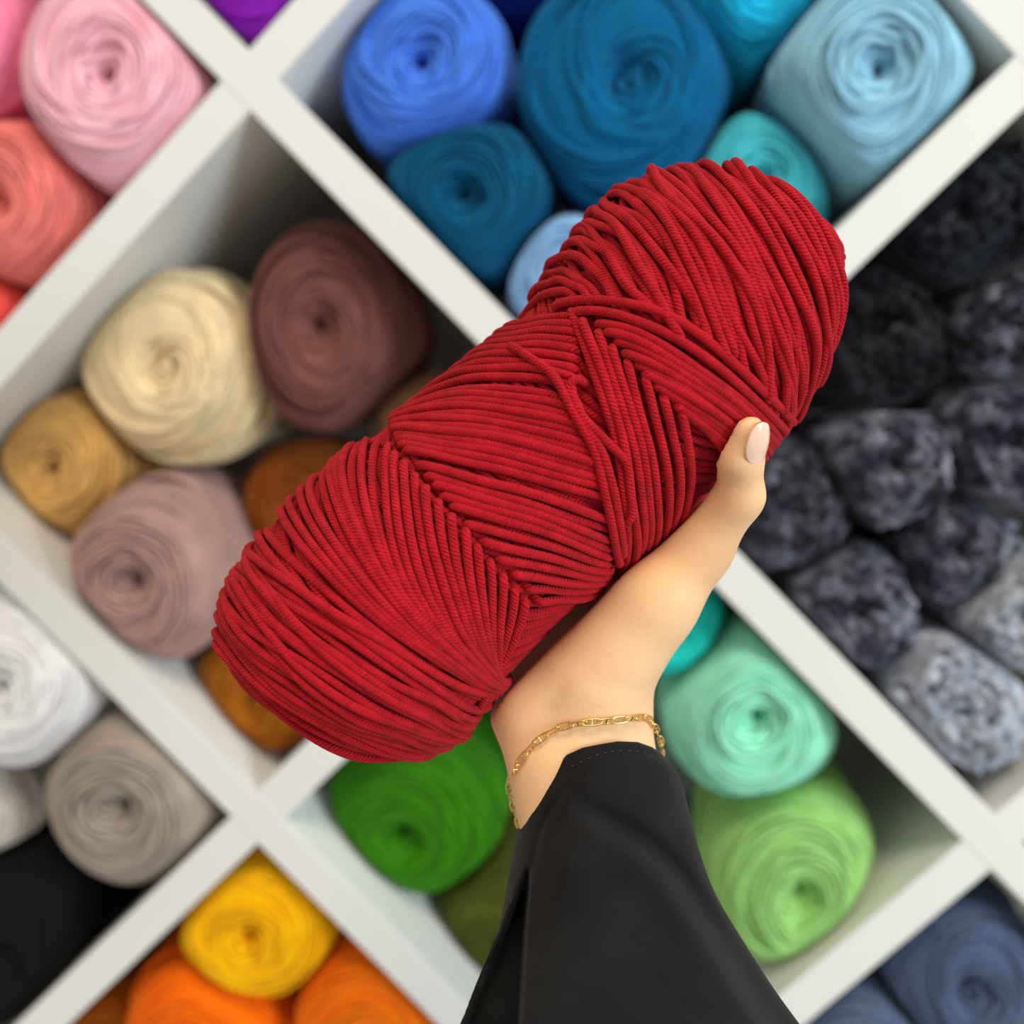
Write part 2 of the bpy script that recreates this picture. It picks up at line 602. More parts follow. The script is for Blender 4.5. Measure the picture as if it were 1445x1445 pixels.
# white and black compartment
skein(26, 956, 130, 130, .02, (248, 246, 248), 'pure white skein above the grey taupe skein')
skein(196, 1122, 138, 132, .025, (166, 152, 138), 'grey taupe skein filling the shelf corner beside the white skein')
skein(-22, 1140, 74, 70, .04, (222, 214, 204), 'off white skein tucked below the pure white skein')
skein(30, 1322, 158, 150, .045, (17, 17, 18), 'big black skein below the grey taupe skein')
skein(186, 1280, 42, 40, .10, (17, 17, 18), 'small black skein wedged between the big black one and the divider')
# orange compartment
skein(366, 1298, 116, 112, .035, (255, 186, 0), 'golden yellow skein on top of the two orange skeins')
skein(292, 1456, 118, 116, .035, (255, 112, 0), 'orange skein beside the amber one, under the yellow skein')
skein(534, 1440, 124, 122, .035, (255, 122, 6), 'orange skein against the shelf board, under the yellow skein')
skein(160, 1440, 90, 88, .09, (176, 92, 10), 'amber brown skein deep in the compartment with the orange skeins')
# green compartment
skein(576, 1160, 132, 118, .06, (56, 126, 6), 'leaf green skein with a dark hollow centre', k=2)
skein(696, 1325, 118, 122, .07, (78, 84, 26), 'dark olive skein below the leaf green skein')
skein(1064, 1000, 122, 132, .035, (158, 238, 206), 'mint green skein above the pistachio skein')
skein(1122, 1240, 122, 142, .04, (156, 208, 122), 'pistachio green skein under the mint skein')
skein(948, 880, 74, 78, .06, (40, 225, 215), 'turquoise skein wedged behind the thumb next to the mint skein')
skein(838, 1085, 150, 128, .27, (190, 214, 206), length=.1, label='pale grey green skein deep behind the wrist')
skein(870, 1345, 84, 84, .09, (120, 160, 92), 'moss green skein behind the black sleeve')
# charcoal compartment, fuzzy yarns
skein(1336, 316, 132, 116, .05, (14, 18, 26), 'black fluffy skein at the top of the charcoal compartment', fuzzy=(34, 38, 48))
skein(1224, 476, 120, 122, .06, (13, 14, 19), 'black fluffy skein right beside the red skein tip', fuzzy=(36, 36, 42))
skein(1404, 466, 88, 92, .05, (28, 30, 42), 'charcoal speckled fluffy skein among the black ones', fuzzy=(124, 124, 142))
skein(1250, 656, 98, 90, .03, (48, 48, 62), 'dark grey speckled fluffy skein heaped above the others', fuzzy=(138, 138, 154))
skein(1404, 626, 102, 104, .04, (38, 39, 54), 'dark slate speckled fluffy skein by the compartment side', fuzzy=(120, 120, 138))
skein(1112, 716, 92, 94, .05, (46, 45, 58), 'dark grey speckled fluffy skein right beside the thumb', fuzzy=(108, 107, 124))
skein(1336, 772, 84, 88, .05, (50, 51, 66), 'dark grey speckled fluffy skein above the pale grey ones', fuzzy=(126, 127, 144))
skein(1196, 856, 98, 98, .035, (56, 57, 72), 'dark grey speckled fluffy skein lying on the white board', fuzzy=(132, 134, 152))
skein(1332, 986, 110, 108, .035, (146, 152, 166), 'pale grey fluffy skein lying on the white board', fuzzy=(190, 196, 208))
skein(1424, 860, 92, 88, .045, (158, 164, 174), 'light silver grey fluffy skein leaning on the pale grey one', fuzzy=(198, 202, 210))
# slate compartment
skein(1350, 1366, 112, 116, .035, (78, 94, 122), 'slate blue skein under the shelf crossing, dark centre', k=3)
skein(1210, 1470, 104, 96, .035, (92, 108, 136), 'lighter slate blue skein beside the dark centred one')
skein(1540, 1190, 86, 86, .05, (60, 62, 70), 'dark grey skein in the compartment beside the shelf crossing')

build_skeins()

# ------------------------------------------------------------------ the red skein (camera-aligned working frame C, metres)
D0 = 0.341


def hp(px, py, z=0.0):
    """pixel and height z above the plane of the skein axis (towards the viewer) -> point in frame C"""
    d = D0 - z
    return np.array([(px - 722.5) / F * d, -(py - 722.5) / F * d, -d])


OUT = np.array([(303, 890), (309, 850), (322, 822), (360, 757), (420, 690), (470, 650), (510, 617), (560, 578), (640, 520), (700, 470),
                (745, 428), (768, 372), (800, 335), (850, 284), (890, 258), (940, 244), (1000, 239), (1060, 250), (1120, 285), (1180, 338),
                (1198, 388), (1190, 450), (1150, 540), (1115, 602), (1070, 655), (1000, 712), (880, 806), (780, 900), (705, 978),
                (670, 1030), (610, 1068), (545, 1078), (460, 1054), (385, 1004), (332, 945)], float)
OM = np.stack([(OUT[:, 0] - 722.5), -(OUT[:, 1] - 722.5)], 1) * (D0 / F)
ang = math.radians(40.5)
EA = np.array([math.cos(ang), math.sin(ang)])
EB = np.array([-math.sin(ang), math.cos(ang)])
a_all, b_all = OM @ EA, OM @ EB
AMIN, AMAX = a_all.min(), a_all.max()
na = 120
# sample a with more density towards the poles
sa = AMIN + (AMAX - AMIN) * (0.5 - 0.5 * np.cos(np.linspace(0, np.pi, na)))
up_b, lo_b = np.zeros(na), np.zeros(na)
for i, a in enumerate(sa):
    hits = []
    for k in range(len(OM)):
        a0, a1 = a_all[k], a_all[(k + 1) % len(OM)]
        if (a0 - a) * (a1 - a) <= 0 and a0 != a1:
            t = (a - a0) / (a1 - a0)
            hits.append(b_all[k] + t * (b_all[(k + 1) % len(OM)] - b_all[k]))
    up_b[i], lo_b[i] = max(hits), min(hits)
Rr = (up_b - lo_b) / 2
Cc = (up_b + lo_b) / 2
ker = np.ones(7) / 7
Cc = np.convolve(np.pad(Cc, 3, 'edge'), ker, 'valid')
Rr[1:-1] = np.convolve(np.pad(Rr, 1, 'edge'), np.ones(3) / 3, 'valid')[1:-1]
Rr[0] = Rr[-1] = 0.0004
SL = np.concatenate([[0], np.cumsum(np.hypot(np.diff(sa), np.diff(Rr)))])     # arc length along the profile
WT = SL[-1]
Tt = np.stack([np.gradient(sa), np.gradient(Rr)], 1)
Tt /= np.linalg.norm(Tt, axis=1, keepdims=True)
NA_, NR_ = -Tt[:, 1], Tt[:, 0]
ZC = -D0


def red_at(wv, th, h):
    a = np.interp(wv, SL, sa); r = np.interp(wv, SL, Rr); c = np.interp(wv, SL, Cc)
    n_a = np.interp(wv, SL, NA_); n_r = np.interp(wv, SL, NR_)
    a = a + n_a * h
    r = r + n_r * h
    b = c + r * np.cos(th)
    z = ZC + r * np.sin(th)
    P = np.stack([a * EA[0] + b * EB[0], a * EA[1] + b * EB[1], z], -1)
    N = np.stack([n_a * EA[0] + n_r * np.cos(th) * EB[0], n_a * EA[1] + n_r * np.cos(th) * EB[1], n_r * np.sin(th)], -1)
    return P, N


def px_to_wt(px, py):
    z = 0.0
    for _ in range(6):
        p = hp(px, py, z)
        a, b = p[:2] @ EA, p[:2] @ EB
        a = np.clip(a, AMIN + 0.001, AMAX - 0.001)
        r = np.interp(a, sa, Rr); c = np.interp(a, sa, Cc)
        ct = np.clip((b - c) / r, -1, 1)
        z = 0.5 * z + 0.5 * r * math.sqrt(1 - ct * ct)
    return np.interp(a, sa, SL), math.acos(ct)


RS = 0.00146       # strand radius
red = empty('yarn_skein', Vector(to_world(hp(752, 660))))
tag(red, 'long dark red skein held up in the hand, wound in chevrons', 'yarn skein')
# core
nw, nth = 90, 48
A, B = np.meshgrid(np.linspace(0, WT, nw), np.linspace(0, 2 * np.pi, nth, endpoint=False), indexing='ij')
P, N = red_at(A.ravel(), B.ravel(), -0.0060 * np.clip(np.interp(A.ravel(), SL, Rr) / 0.02, 0.1, 1))
i, j = np.meshgrid(np.arange(nw - 1), np.arange(nth), indexing='ij')
Q = np.stack([i * nth + j, (i + 1) * nth + j, (i + 1) * nth + (j + 1) % nth, i * nth + (j + 1) % nth], -1).reshape(-1, 4)
mesh_obj('core', to_world(P), Q, M_REDCORE, red)
# inner winding: tilted loops of two opposite slants, all round
parts = []
n = 110
th = np.linspace(0, 2 * np.pi, n, endpoint=False)
for sgn, hgt, off in ((1, -0.0056, 0.0), (-1, -0.0040, 0.0016)):
    wv = 0.004 + off
    while wv < WT - 0.003:
        edge = min(wv, WT - wv)
        amp = min(0.034, 0.6 * edge)
        path = np.clip(wv + sgn * amp * np.sin(th + 0.4 + rng.normal(0, 0.05)), 0.002, WT - 0.002)
        P, N = red_at(path, th, hgt * np.clip(np.interp(path, SL, Rr) / 0.02, 0.3, 1) + 0.0003 * np.sin(4 * th + rng.uniform(0, 6)))
        parts.append(tube(to_world(P), RS, N @ AX.T, 7, closed=True))
        wv += 0.0032
V, Q, Uv = join(parts)
iw = mesh_obj('inner_winding', V, Q, M_RED, red, uvs=Uv)
iw['kind'] = 'stuff'


def strand_obj(wt, band, h0, dive=(True, True), dive_len=0.004, jit=0.0, depth=0.0045, rad=RS):
    """wt: (k,2) control points (arc length, angle) -> one strand tube"""
    k = wt.copy()
    n = 72
    C = catmull(np.stack([k[:, 0], k[:, 1] * 0.045], 1), n)
    ww, tt = C[:, 0], C[:, 1] / 0.045
    if jit:
        s = np.linspace(0, 1, n)
        ww = ww + jit * (np.sin(2 * np.pi * (s * rng.uniform(0.6, 1.5) + rng.random())) + 0.25 * np.sin(2 * np.pi * (s * rng.uniform(2.5, 4) + rng.random())))
    else:
        s = np.linspace(0, 1, n)
        ww = ww + 0.00022 * np.sin(2 * np.pi * (s * rng.uniform(0.7, 2.2) + rng.random())) + rng.normal(0, 0.00018)
    ww = np.clip(ww, 0.0015, WT - 0.0015)
    P, N = red_at(ww, tt, 0.0)
    L = np.concatenate([[0], np.cumsum(np.linalg.norm(np.diff(P, axis=0), axis=1))])
    h = np.full(n, h0)
    h = h + 0.00018 * np.sin(L / 0.006 + rng.uniform(0, 6)) + (0.0006 * np.sin(L / 0.009 + rng.uniform(0, 6)) if jit else 0)
    for d, e in zip(dive, (L, L[-1] - L)):
        if d:
            x = np.clip(1 - e / dive_len, 0, 1)
            h = h - depth * x ** 3
    P, N = red_at(ww, tt, h)
    v, q, u = tube(to_world(P), rad * rng.uniform(0.94, 1.05), N @ AX.T, 8)
    return mesh_obj('yarn_strand', v, q, M_RED, band, uvs=u)


def extend(wt, start, end, step=0.55):
    """carry a guide on past the outline, round to the far side"""
    k = [np.array(p) for p in wt]
    if start:
        d = k[0] - k[1]
        d = d / (abs(d[1]) + 0.25) * step
        d[0] = np.clip(d[0], -0.02, 0.02)
        k = [k[0] + 1.4 * d, k[0] + 0.7 * d] + k
    if end:
        d = k[-1] - k[-2]
        d = d / (abs(d[1]) + 0.25) * step
        d[0] = np.clip(d[0], -0.02, 0.02)
        k = k + [k[-1] + 0.7 * d, k[-1] + 1.4 * d]
    return np.array(k)


def resample(wt, n):
    return catmull(np.asarray(wt) * [1, 0.045], n) / [1, 0.045]


def band(guides, counts, h0, ext, dive_len=0.004, jit=0.0, hstep=0.0, lab=None, skip=()):
    """guides: list of pixel polylines; counts: strands between consecutive guides; ext: (start,end) flags per guide"""
    bnd = empty('winding_band', red.location)
    bnd.parent = red
    bnd.matrix_parent_inverse = red.matrix_world.inverted()
    if lab:
        bnd['label'] = lab
    G = []
    for g, e in zip(guides, ext):
        wt = extend([px_to_wt(*p) for p in g], *e)
        G.append(resample(wt, 14))
    num = 0
    for i in range(len(G) - 1):
        m = counts[i]
        last = i == len(G) - 2
        for k in range(m + (1 if last else 0)):
            t = k / m
            wt = G[i] * (1 - t) + G[i + 1] * t
            if num in skip:
                num += 1
                continue
            strand_obj(wt, bnd, h0 + hstep * ((num % 2) - 0.5) + rng.normal(0, 0.00022), (True, True), dive_len, jit)
            num += 1
    return bnd


H = -RS
XS, XE, XB, XN = (True, False), (False, True), (True, True), (False, False)
# left end: sweeping strands
band([[(372, 748), (418, 806), (474, 852), (543, 901), (609, 946), (690, 976)],
      [(345, 785), (400, 832), (470, 884), (540, 930), (605, 968), (676, 1008)],
      [(318, 835), (372, 884), (440, 932), (520, 986), (590, 1022), (644, 1042)],
      [(308, 890), (350, 945), (418, 996), (488, 1034), (550, 1058), (596, 1068)],
      [(312, 912), (345, 958), (395, 1006), (455, 1046), (525, 1070)]],
     [4, 6, 6, 3], H - 0.0006, [XB, XB, XB, XB, XB], jit=0.0012, hstep=0.0010)
band([[(352, 775), (395, 845), (452, 905), (530, 958), (612, 1000), (660, 1028)],
      [(312, 850), (345, 915), (400, 965), (478, 1014), (545, 1042), (600, 1060)]],
     [6], H + 0.0004, [XB, XB], jit=0.0016, hstep=0.0010)
# left chevron, steep strands
band([[(395, 722), (425, 768), (475, 820), (540, 878), (620, 932), (694, 974)],
      [(467, 655), (476, 712), (500, 765), (537, 822), (590, 882), (642, 926), (700, 970)],
      [(545, 621), (542, 678), (547, 736), (566, 807), (600, 868), (645, 918), (704, 962)],
      [(618, 701), (626, 770), (643, 835), (668, 900), (706, 955)],
      [(744, 849), (739, 875), (728, 905), (712, 938)]],
     [5, 6, 5, 7], H + 0.0005, [XB, XB, XE, XE, XE], dive_len=0.0022, hstep=0.0004)
# middle, flat strands
band([[(705, 464), (728, 454), (765, 445), (812, 444)],
      [(605, 552), (650, 540), (715, 538), (760, 543), (812, 556)],
      [(557, 622), (626, 634), (709, 649), (795, 673), (858, 690)],
      [(634, 711), (700, 731), (780, 757), (868, 790)],
      [(760, 852), (790, 850), (830, 846), (862, 836)]],
     [9, 11, 7, 6], H + 0.0002, [XS, XS, XN, XN, XN], dive_len=0.0028, hstep=0.0005, skip=(9, 22))
# right end, swept strands
band([[(752, 418), (772, 405), (795, 414), (815, 436)],
      [(792, 345), (826, 350), (858, 388), (888, 440)],
      [(850, 288), (906, 326), (944, 372), (968, 462)],
      [(886, 266), (948, 316), (998, 414), (1040, 512)],
      [(930, 250), (1003, 334), (1066, 414), (1100, 521), (1112, 586)],
      [(1012, 246), (1079, 317), (1131, 414), (1150, 497), (1128, 576)],
      [(1082, 262), (1148, 327), (1178, 393), (1184, 441), (1166, 510)],
      [(1126, 292), (1172, 345), (1192, 392), (1190, 440)]],
     [4, 5, 4, 6, 6, 5, 3], H - 0.0004, [XS, XS, XS, XS, XB, XB, XB, XB], jit=0.0012, hstep=0.0012)
band([[(815, 322), (862, 356), (905, 425), (932, 460)],
      [(905, 258), (990, 345), (1035, 430), (1062, 530)],
      [(985, 245), (1062, 345), (1110, 440), (1128, 560)],
      [(1070, 256), (1130, 340), (1166, 420), (1172, 480)]],
     [4, 4, 4], H + 0.0008, [XS, XS, XB, XB], jit=0.0018, hstep=0.0010)
# right chevron
band([[(801, 435), (824, 490), (848, 560), (868, 630), (880, 710), (886, 790)],
      [(883, 506), (902, 579), (919, 645), (927, 706), (925, 762)],
      [(960, 580), (970, 625), (976, 668), (968, 716)]],
     [4, 3], H + 0.0012, [XE, XE, XE], dive_len=0.0022, hstep=0.0004)
band([[(776, 432), (803, 424), (869, 425), (930, 440), (980, 468), (1027, 508), (1074, 553), (1112, 592)],
      [(836, 455), (884, 463), (931, 487), (992, 527), (1048, 567), (1095, 616)],
      [(905, 527), (945, 548), (990, 575), (1040, 610), (1070, 642)],
      [(966, 584), (985, 600), (1010, 622), (1030, 648)]],
     [2, 5, 4], H + 0.0010, [XE, XE, XE, XE], dive_len=0.0026, hstep=0.0004)
# loose strands lying across the middle
bl = empty('loose_strands', red.location)
bl.parent = red
bl.matrix_parent_inverse = red.matrix_world.inverted()
for poly in ([(715, 488), (745, 505), (781, 532), (809, 585), (837, 640), (853, 707), (866, 770), (874, 800)],
             [(800, 540), (806, 548), (820, 585), (859, 629), (882, 651), (888, 690), (887, 726), (880, 745)],
             [(828, 540), (812, 538), (804, 548), (812, 575), (832, 612)],
             [(806, 560), (822, 600), (846, 640), (862, 690), (872, 740), (876, 790)]):
    strand_obj(np.array([px_to_wt(*p) for p in poly]), bl, H + 0.0022, (True, True), 0.005)

# ------------------------------------------------------------------ the person: hand and forearm from a distance field
O2 = lambda q: np.stack([q[..., 0] @ np.ones(1), q[..., 1]], -1)


def sd_skein(X):
    a = X[..., 0] * EA[0] + X[..., 1] * EA[1]
    b = X[..., 0] * EB[0] + X[..., 1] * EB[1]
    r = np.interp(a, sa, Rr, left=0, right=0); c = np.interp(a, sa, Cc)
    d = np.hypot(b - c, X[..., 2] - ZC) - r
    return d


def cone(X, p, q, r0, r1):
    d = q - p
    t = np.clip(((X - p) @ d) / (d @ d), 0, 1)
    return np.linalg.norm(X - p - t[..., None] * d, axis=-1) - (r0 + (r1 - r0) * t)


def smin(a, b, k):
    h = np.clip(0.5 + 0.5 * (b - a) / k, 0, 1)
    return b * (1 - h) + a * h - k * h * (1 - h)


def under(px, py, phi, rad):
    """point behind the skein: pixel on its lower outline gives the place along the axis, phi turns towards the back"""
    p = hp(px, py)
    a = p[:2] @ EA
    r = np.interp(a, sa, Rr) + rad
    c = np.interp(a, sa, Cc)
    b = c - r * math.cos(phi)
    return np.array([a * EA[0] + b * EB[0], a * EA[1] + b * EB[1], ZC - r * math.sin(phi)])


mm = 0.001
VX = 0.0011
lo = np.array([hp(660, 1460, 0)[0], hp(700, 1400, 0)[1], -D0 - 0.085])
hi = np.array([hp(1110, 560, 0)[0], hp(700, 560, 0)[1], -D0 + 0.060])
lo[0] -= 0.03
gx, gy, gz = [np.arange(l, h, VX) for l, h in zip(lo, hi)]
X = np.stack(np.meshgrid(gx, gy, gz, indexing='ij'), -1).astype(np.float32)


def capx(p, q, r0, r1):
    return cone(X, np.asarray(p, np.float32), np.asarray(q, np.float32), r0 * mm, r1 * mm)


# forearm and wrist (flattened: three strands side by side)
d = smin(capx(hp(756, 1012, 0), hp(838, 1330, 26 * mm), 13.6, 15.5), capx(hp(866, 1018, 0), hp(905, 1330, 26 * mm), 12.6, 15.5), 0.012)
d = smin(d, capx(hp(812, 1015, 2 * mm), hp(870, 1330, 30 * mm), 13.5, 16), 0.010)
# heel of the hand and thenar
d = smin(d, capx(hp(752, 985, -3 * mm), hp(772, 950, -8 * mm), 14.0, 13.5), 0.010)
dth = capx(hp(842, 955, 5 * mm), hp(922, 846, 11 * mm), 18.5, 14.6)
dth = smin(dth, capx(hp(922, 846, 11 * mm), hp(986, 774, 15 * mm), 14.4, 10.0), 0.006)
d = smin(d, dth, 0.012)
# palm slab to the knuckles, then the four fingers round the back of the skein
base = [(992, 712), (932, 770), (868, 830), (812, 882)]
lens = [(0.62, 1.10, 1.45, 1.68), (0.66, 1.20, 1.62, 1.88), (0.66, 1.16, 1.56, 1.80), (0.62, 1.02, 1.34, 1.54)]
wrist_mid = hp(815, 985, -6 * mm)
for (bx, by), ph, fr in zip(base, lens, (8.4, 8.6, 8.2, 7.2)):
    mcp = under(bx, by, ph[0], 0.0095)
    d = smin(d, capx(wrist_mid, mcp, 14.0, 9.8), 0.012)
for (bx, by), ph, fr in zip(base, lens, (8.4, 8.6, 8.2, 7.2)):
    fd = None
    for k in range(3):
        seg = capx(under(bx, by, ph[k], 0.0090 - k * 0.0006), under(bx, by, ph[k + 1], 0.0084 - k * 0.0006), fr * (1.06 - 0.1 * k), fr * (0.98 - 0.12 * k))
        fd = seg if fd is None else smin(fd, seg, 0.003)
    d = smin(d, fd, 0.004)
# thumb
MCP, IP = hp(986, 774, 15 * mm), hp(1041, 700, 26.5 * mm)
TIP0, TIP1 = hp(1043, 648, 34.5 * mm), hp(1054, 609, 39.5 * mm)
tb = smin(capx(MCP, IP, 10.0, 8.1), capx(IP, TIP0, 7.9, 7.1), 0.004)
tb = smin(tb, capx(TIP0, TIP1, 6.9, 5.6), 0.004)
d = smin(d, tb, 0.006)
# web of skin between thumb and first finger
d = smin(d, capx(hp(958, 800, 4 * mm), under(992, 712, 0.55, 0.0095), 11.0, 9.5), 0.008)
d = smin(d, capx(hp(985, 770, 8 * mm), under(992, 712, 0.40, 0.0075), 8.0, 7.5), 0.008)


def groove(d, poly, depth, width, ztop):
    """shallow skin crease along a pixel polyline"""
    P = np.array([hp(*p) for p in poly])
    Zm = -(X[..., 2])
    u = X[..., 0] / Zm
    v = X[..., 1] / Zm
    best = np.full(d.shape, 9.0, np.float32)
    for p, q in zip(P[:-1], P[1:]):
        a = np.array([p[0] / -p[2], p[1] / -p[2]], np.float32)
        b = np.array([q[0] / -q[2], q[1] / -q[2]], np.float32)
        e = b - a
        t = np.clip(((u - a[0]) * e[0] + (v - a[1]) * e[1]) / (e @ e), 0, 1)
        best = np.minimum(best, np.hypot(u - a[0] - t * e[0], v - a[1] - t * e[1]))
    g = np.exp(-(best * D0 / width) ** 2) * (X[..., 2] > -D0 + ztop)
    return d + depth * g


d = groove(d, [(1005, 681), (1022, 676), (1036, 677)], 0.0006, 0.0016, 0.0)
d = groove(d, [(770, 1000), (800, 962), (835, 948)], 0.0004, 0.0022, 0.0)
d = groove(d, [(790, 972), (840, 966), (905, 972)], 0.0003, 0.0014, 0.0)
d = groove(d, [(800, 1038), (860, 1030), (905, 1032)], 0.0003, 0.0016, 0.0)
d = -smin(-d, sd_skein(X).astype(np.float32) - 0.0014, 0.0014)


def surface_nets(D, org, h):
    s = D < 0
    nx, ny, nz = D.shape
    cnt = np.zeros((nx - 1, ny - 1, nz - 1), np.int16)
    acc = np.zeros((nx - 1, ny - 1, nz - 1, 3), np.float32)
    corners = [(i, j, k) for i in (0, 1) for j in (0, 1) for k in (0, 1)]
    sl = lambda c: (slice(c[0], nx - 1 + c[0]), slice(c[1], ny - 1 + c[1]), slice(c[2], nz - 1 + c[2]))
    for i, a in enumerate(corners):
        for bcor in corners[i + 1:]:
            if sum(abs(x - y) for x, y in zip(a, bcor)) != 1:
                continue
            da, db = D[sl(a)], D[sl(bcor)]
            cr = (da < 0) != (db < 0)
            t = np.where(cr, da / np.where(cr, da - db, 1), 0)
            cnt += cr
            for ax in range(3):
                acc[..., ax] += np.where(cr, a[ax] + t * (bcor[ax] - a[ax]), 0)
    act = cnt > 0
    idx = np.full(act.shape, -1, np.int64)
    idx[act] = np.arange(act.sum())
    cell = np.argwhere(act)
    V = org + h * (cell + acc[act] / cnt[act][:, None])
    faces = []
    for ax in range(3):
        o1, o2 = [(1, 2), (2, 0), (0, 1)][ax]
        a = [slice(None)] * 3
        b_ = [slice(None)] * 3
        a[ax] = slice(0, -1)
        b_[ax] = slice(1, None)
        sa_, sb_ = s[tuple(a)], s[tuple(b_)]
        cr = np.argwhere(sa_ != sb_)
        ok = (cr[:, o1] > 0) & (cr[:, o2] > 0) & (cr[:, o1] < D.shape[o1] - 1) & (cr[:, o2] < D.shape[o2] - 1) & (cr[:, ax] < D.shape[ax] - 1)
        cr = cr[ok]
        ins = s[tuple(cr.T)]
        e1 = np.zeros(3, int); e1[o1] = 1
        e2 = np.zeros(3, int); e2[o2] = 1
        q = np.stack([idx[tuple((cr - e1 - e2).T)], idx[tuple((cr - e2).T)], idx[tuple(cr.T)], idx[tuple((cr - e1).T)]], 1)
        q[~ins] = q[~ins][:, ::-1]
        faces.append(q)
    Fq = np.concatenate(faces)
    return V, Fq[(Fq >= 0).all(1)]


HV, HF = surface_nets(d, lo, VX)
# light Laplacian smoothing
for it in range(8):
    acc = np.zeros_like(HV)
    cn = np.zeros(len(HV))
    for k in range(4):
        np.add.at(acc, HF[:, k], HV[HF[:, (k + 1) % 4]])
        np.add.at(acc, HF[:, k], HV[HF[:, (k - 1) % 4]])
        np.add.at(cn, HF[:, k], 2)
    HV = HV * 0.5 + 0.5 * acc / np.maximum(cn, 1)[:, None]
person = empty('person', Vector(to_world(hp(880, 1445, 40 * mm))))
tag(person, 'person in a loose black sleeve holding up a red skein', 'person')
hand = mesh_obj('hand_and_forearm', to_world(HV), HF, M_SKIN, person)
bvh = BVHTree.FromPolygons([Vector(map(float, v)) for v in HV], [tuple(map(int, f)) for f in HF])

# thumbnail: a curved plate bent round the last joint
ax_t = TIP1 - TIP0
ax_t /= np.linalg.norm(ax_t)
nn = np.array([0.52, -0.05, 0.85])
nn -= (nn @ ax_t) * ax_t
nn /= np.linalg.norm(nn)
bb = np.cross(ax_t, nn)
nu, nv = 33, 15
V = []
for layer in (0, 1):
    for iu in range(nu):
        s = iu / (nu - 1)
        along = -0.0070 + 0.0130 * s
        r = 0.0066 - 0.0026 * np.clip((along + 0.003) / 0.0095, 0, 1) ** 2
        half = 0.80 * (1 - abs(2 * s - 1) ** (2.6 if s < 0.5 else 3.4)) ** 0.5
        for iv in range(nv):
            t = (iv / (nv - 1) * 2 - 1) * half
            c = TIP0 + ax_t * (0.0092 + along) + nn * 0.0004
            rr = r + (0.00045 if layer == 0 else -0.0006)
            V.append(c + rr * (math.cos(t) * nn + math.sin(t) * bb))
V = np.array(V)
m_ = nu * nv
Qs = []
for iu in range(nu - 1):
    for iv in range(nv - 1):
        q = [iu * nv + iv, (iu + 1) * nv + iv, (iu + 1) * nv + iv + 1, iu * nv + iv + 1]
        Qs.append(q)
        Qs.append([x + m_ for x in q[::-1]])
for iu in range(nu - 1):
    for iv in (0, nv - 1):
        q = [iu * nv + iv, (iu + 1) * nv + iv, (iu + 1) * nv + iv + m_, iu * nv + iv + m_]
        Qs.append(q if iv else q[::-1])
nail = mesh_obj('thumbnail', to_world(V), np.array(Qs), M_NAIL, person)
nail['label'] = 'short glossy thumbnail'

# ------------------------------------------------------------------ sleeve
left = np.array([(735, 1153), (726, 1195), (718, 1235), (708, 1290), (692, 1350), (670, 1400), (648, 1447), (590, 1560), (520, 1700)], float)
right = np.array([(934, 1064), (958, 1095), (974, 1150), (990, 1210), (1010, 1262), (1045, 1322), (1090, 1392), (1132, 1450), (1225, 1575), (1330, 1720)], float)
hem = np.array([(735, 1153), (752, 1120), (772, 1094), (800, 1065), (822, 1055), (848, 1050), (872, 1046), (900, 1047), (920, 1054), (934, 1064)], float)
NV, NU = 110, 260
vs = np.linspace(0, 1, NV)
LP = catmull(left, NV)
RP = catmull(right, NV)
HU = 180
groove1 = catmull(np.array([(800, 1120), (827, 1139), (870, 1164), (917, 1194), (969, 1249), (1014, 1312), (1055, 1371), (1100, 1440), (1180, 1560)], float), 120)
pleat = catmull(np.array([(836, 1064), (806, 1098), (782, 1135), (765, 1166), (751, 1220), (746, 1240)], float), 80)
PY = [1225, 1260, 1319, 1377, 1432, 1470, 1700]
PL = [744, 733, 711, 685, 664, 648, 500]      # inner edge of the hem strip
PRX = [746, 745, 741, 738, 735, 733, 700]     # edge of the front panel


def pd(P, poly):
    """signed distance (pixels) to a polyline, positive on its right"""
    dd = P[None] - poly[:, None]
    k = np.argmin((dd**2).sum(-1), 0)
    k = np.clip(k, 1, len(poly) - 2)
    T = poly[k + 1] - poly[k - 1]
    T /= np.linalg.norm(T, axis=1, keepdims=True)
    e = P - poly[k]
    dist = np.linalg.norm(e, axis=1)
    sg = -(T[:, 0] * e[:, 1] - T[:, 1] * e[:, 0])
    return dist * np.sign(sg), k / (len(poly) - 1)


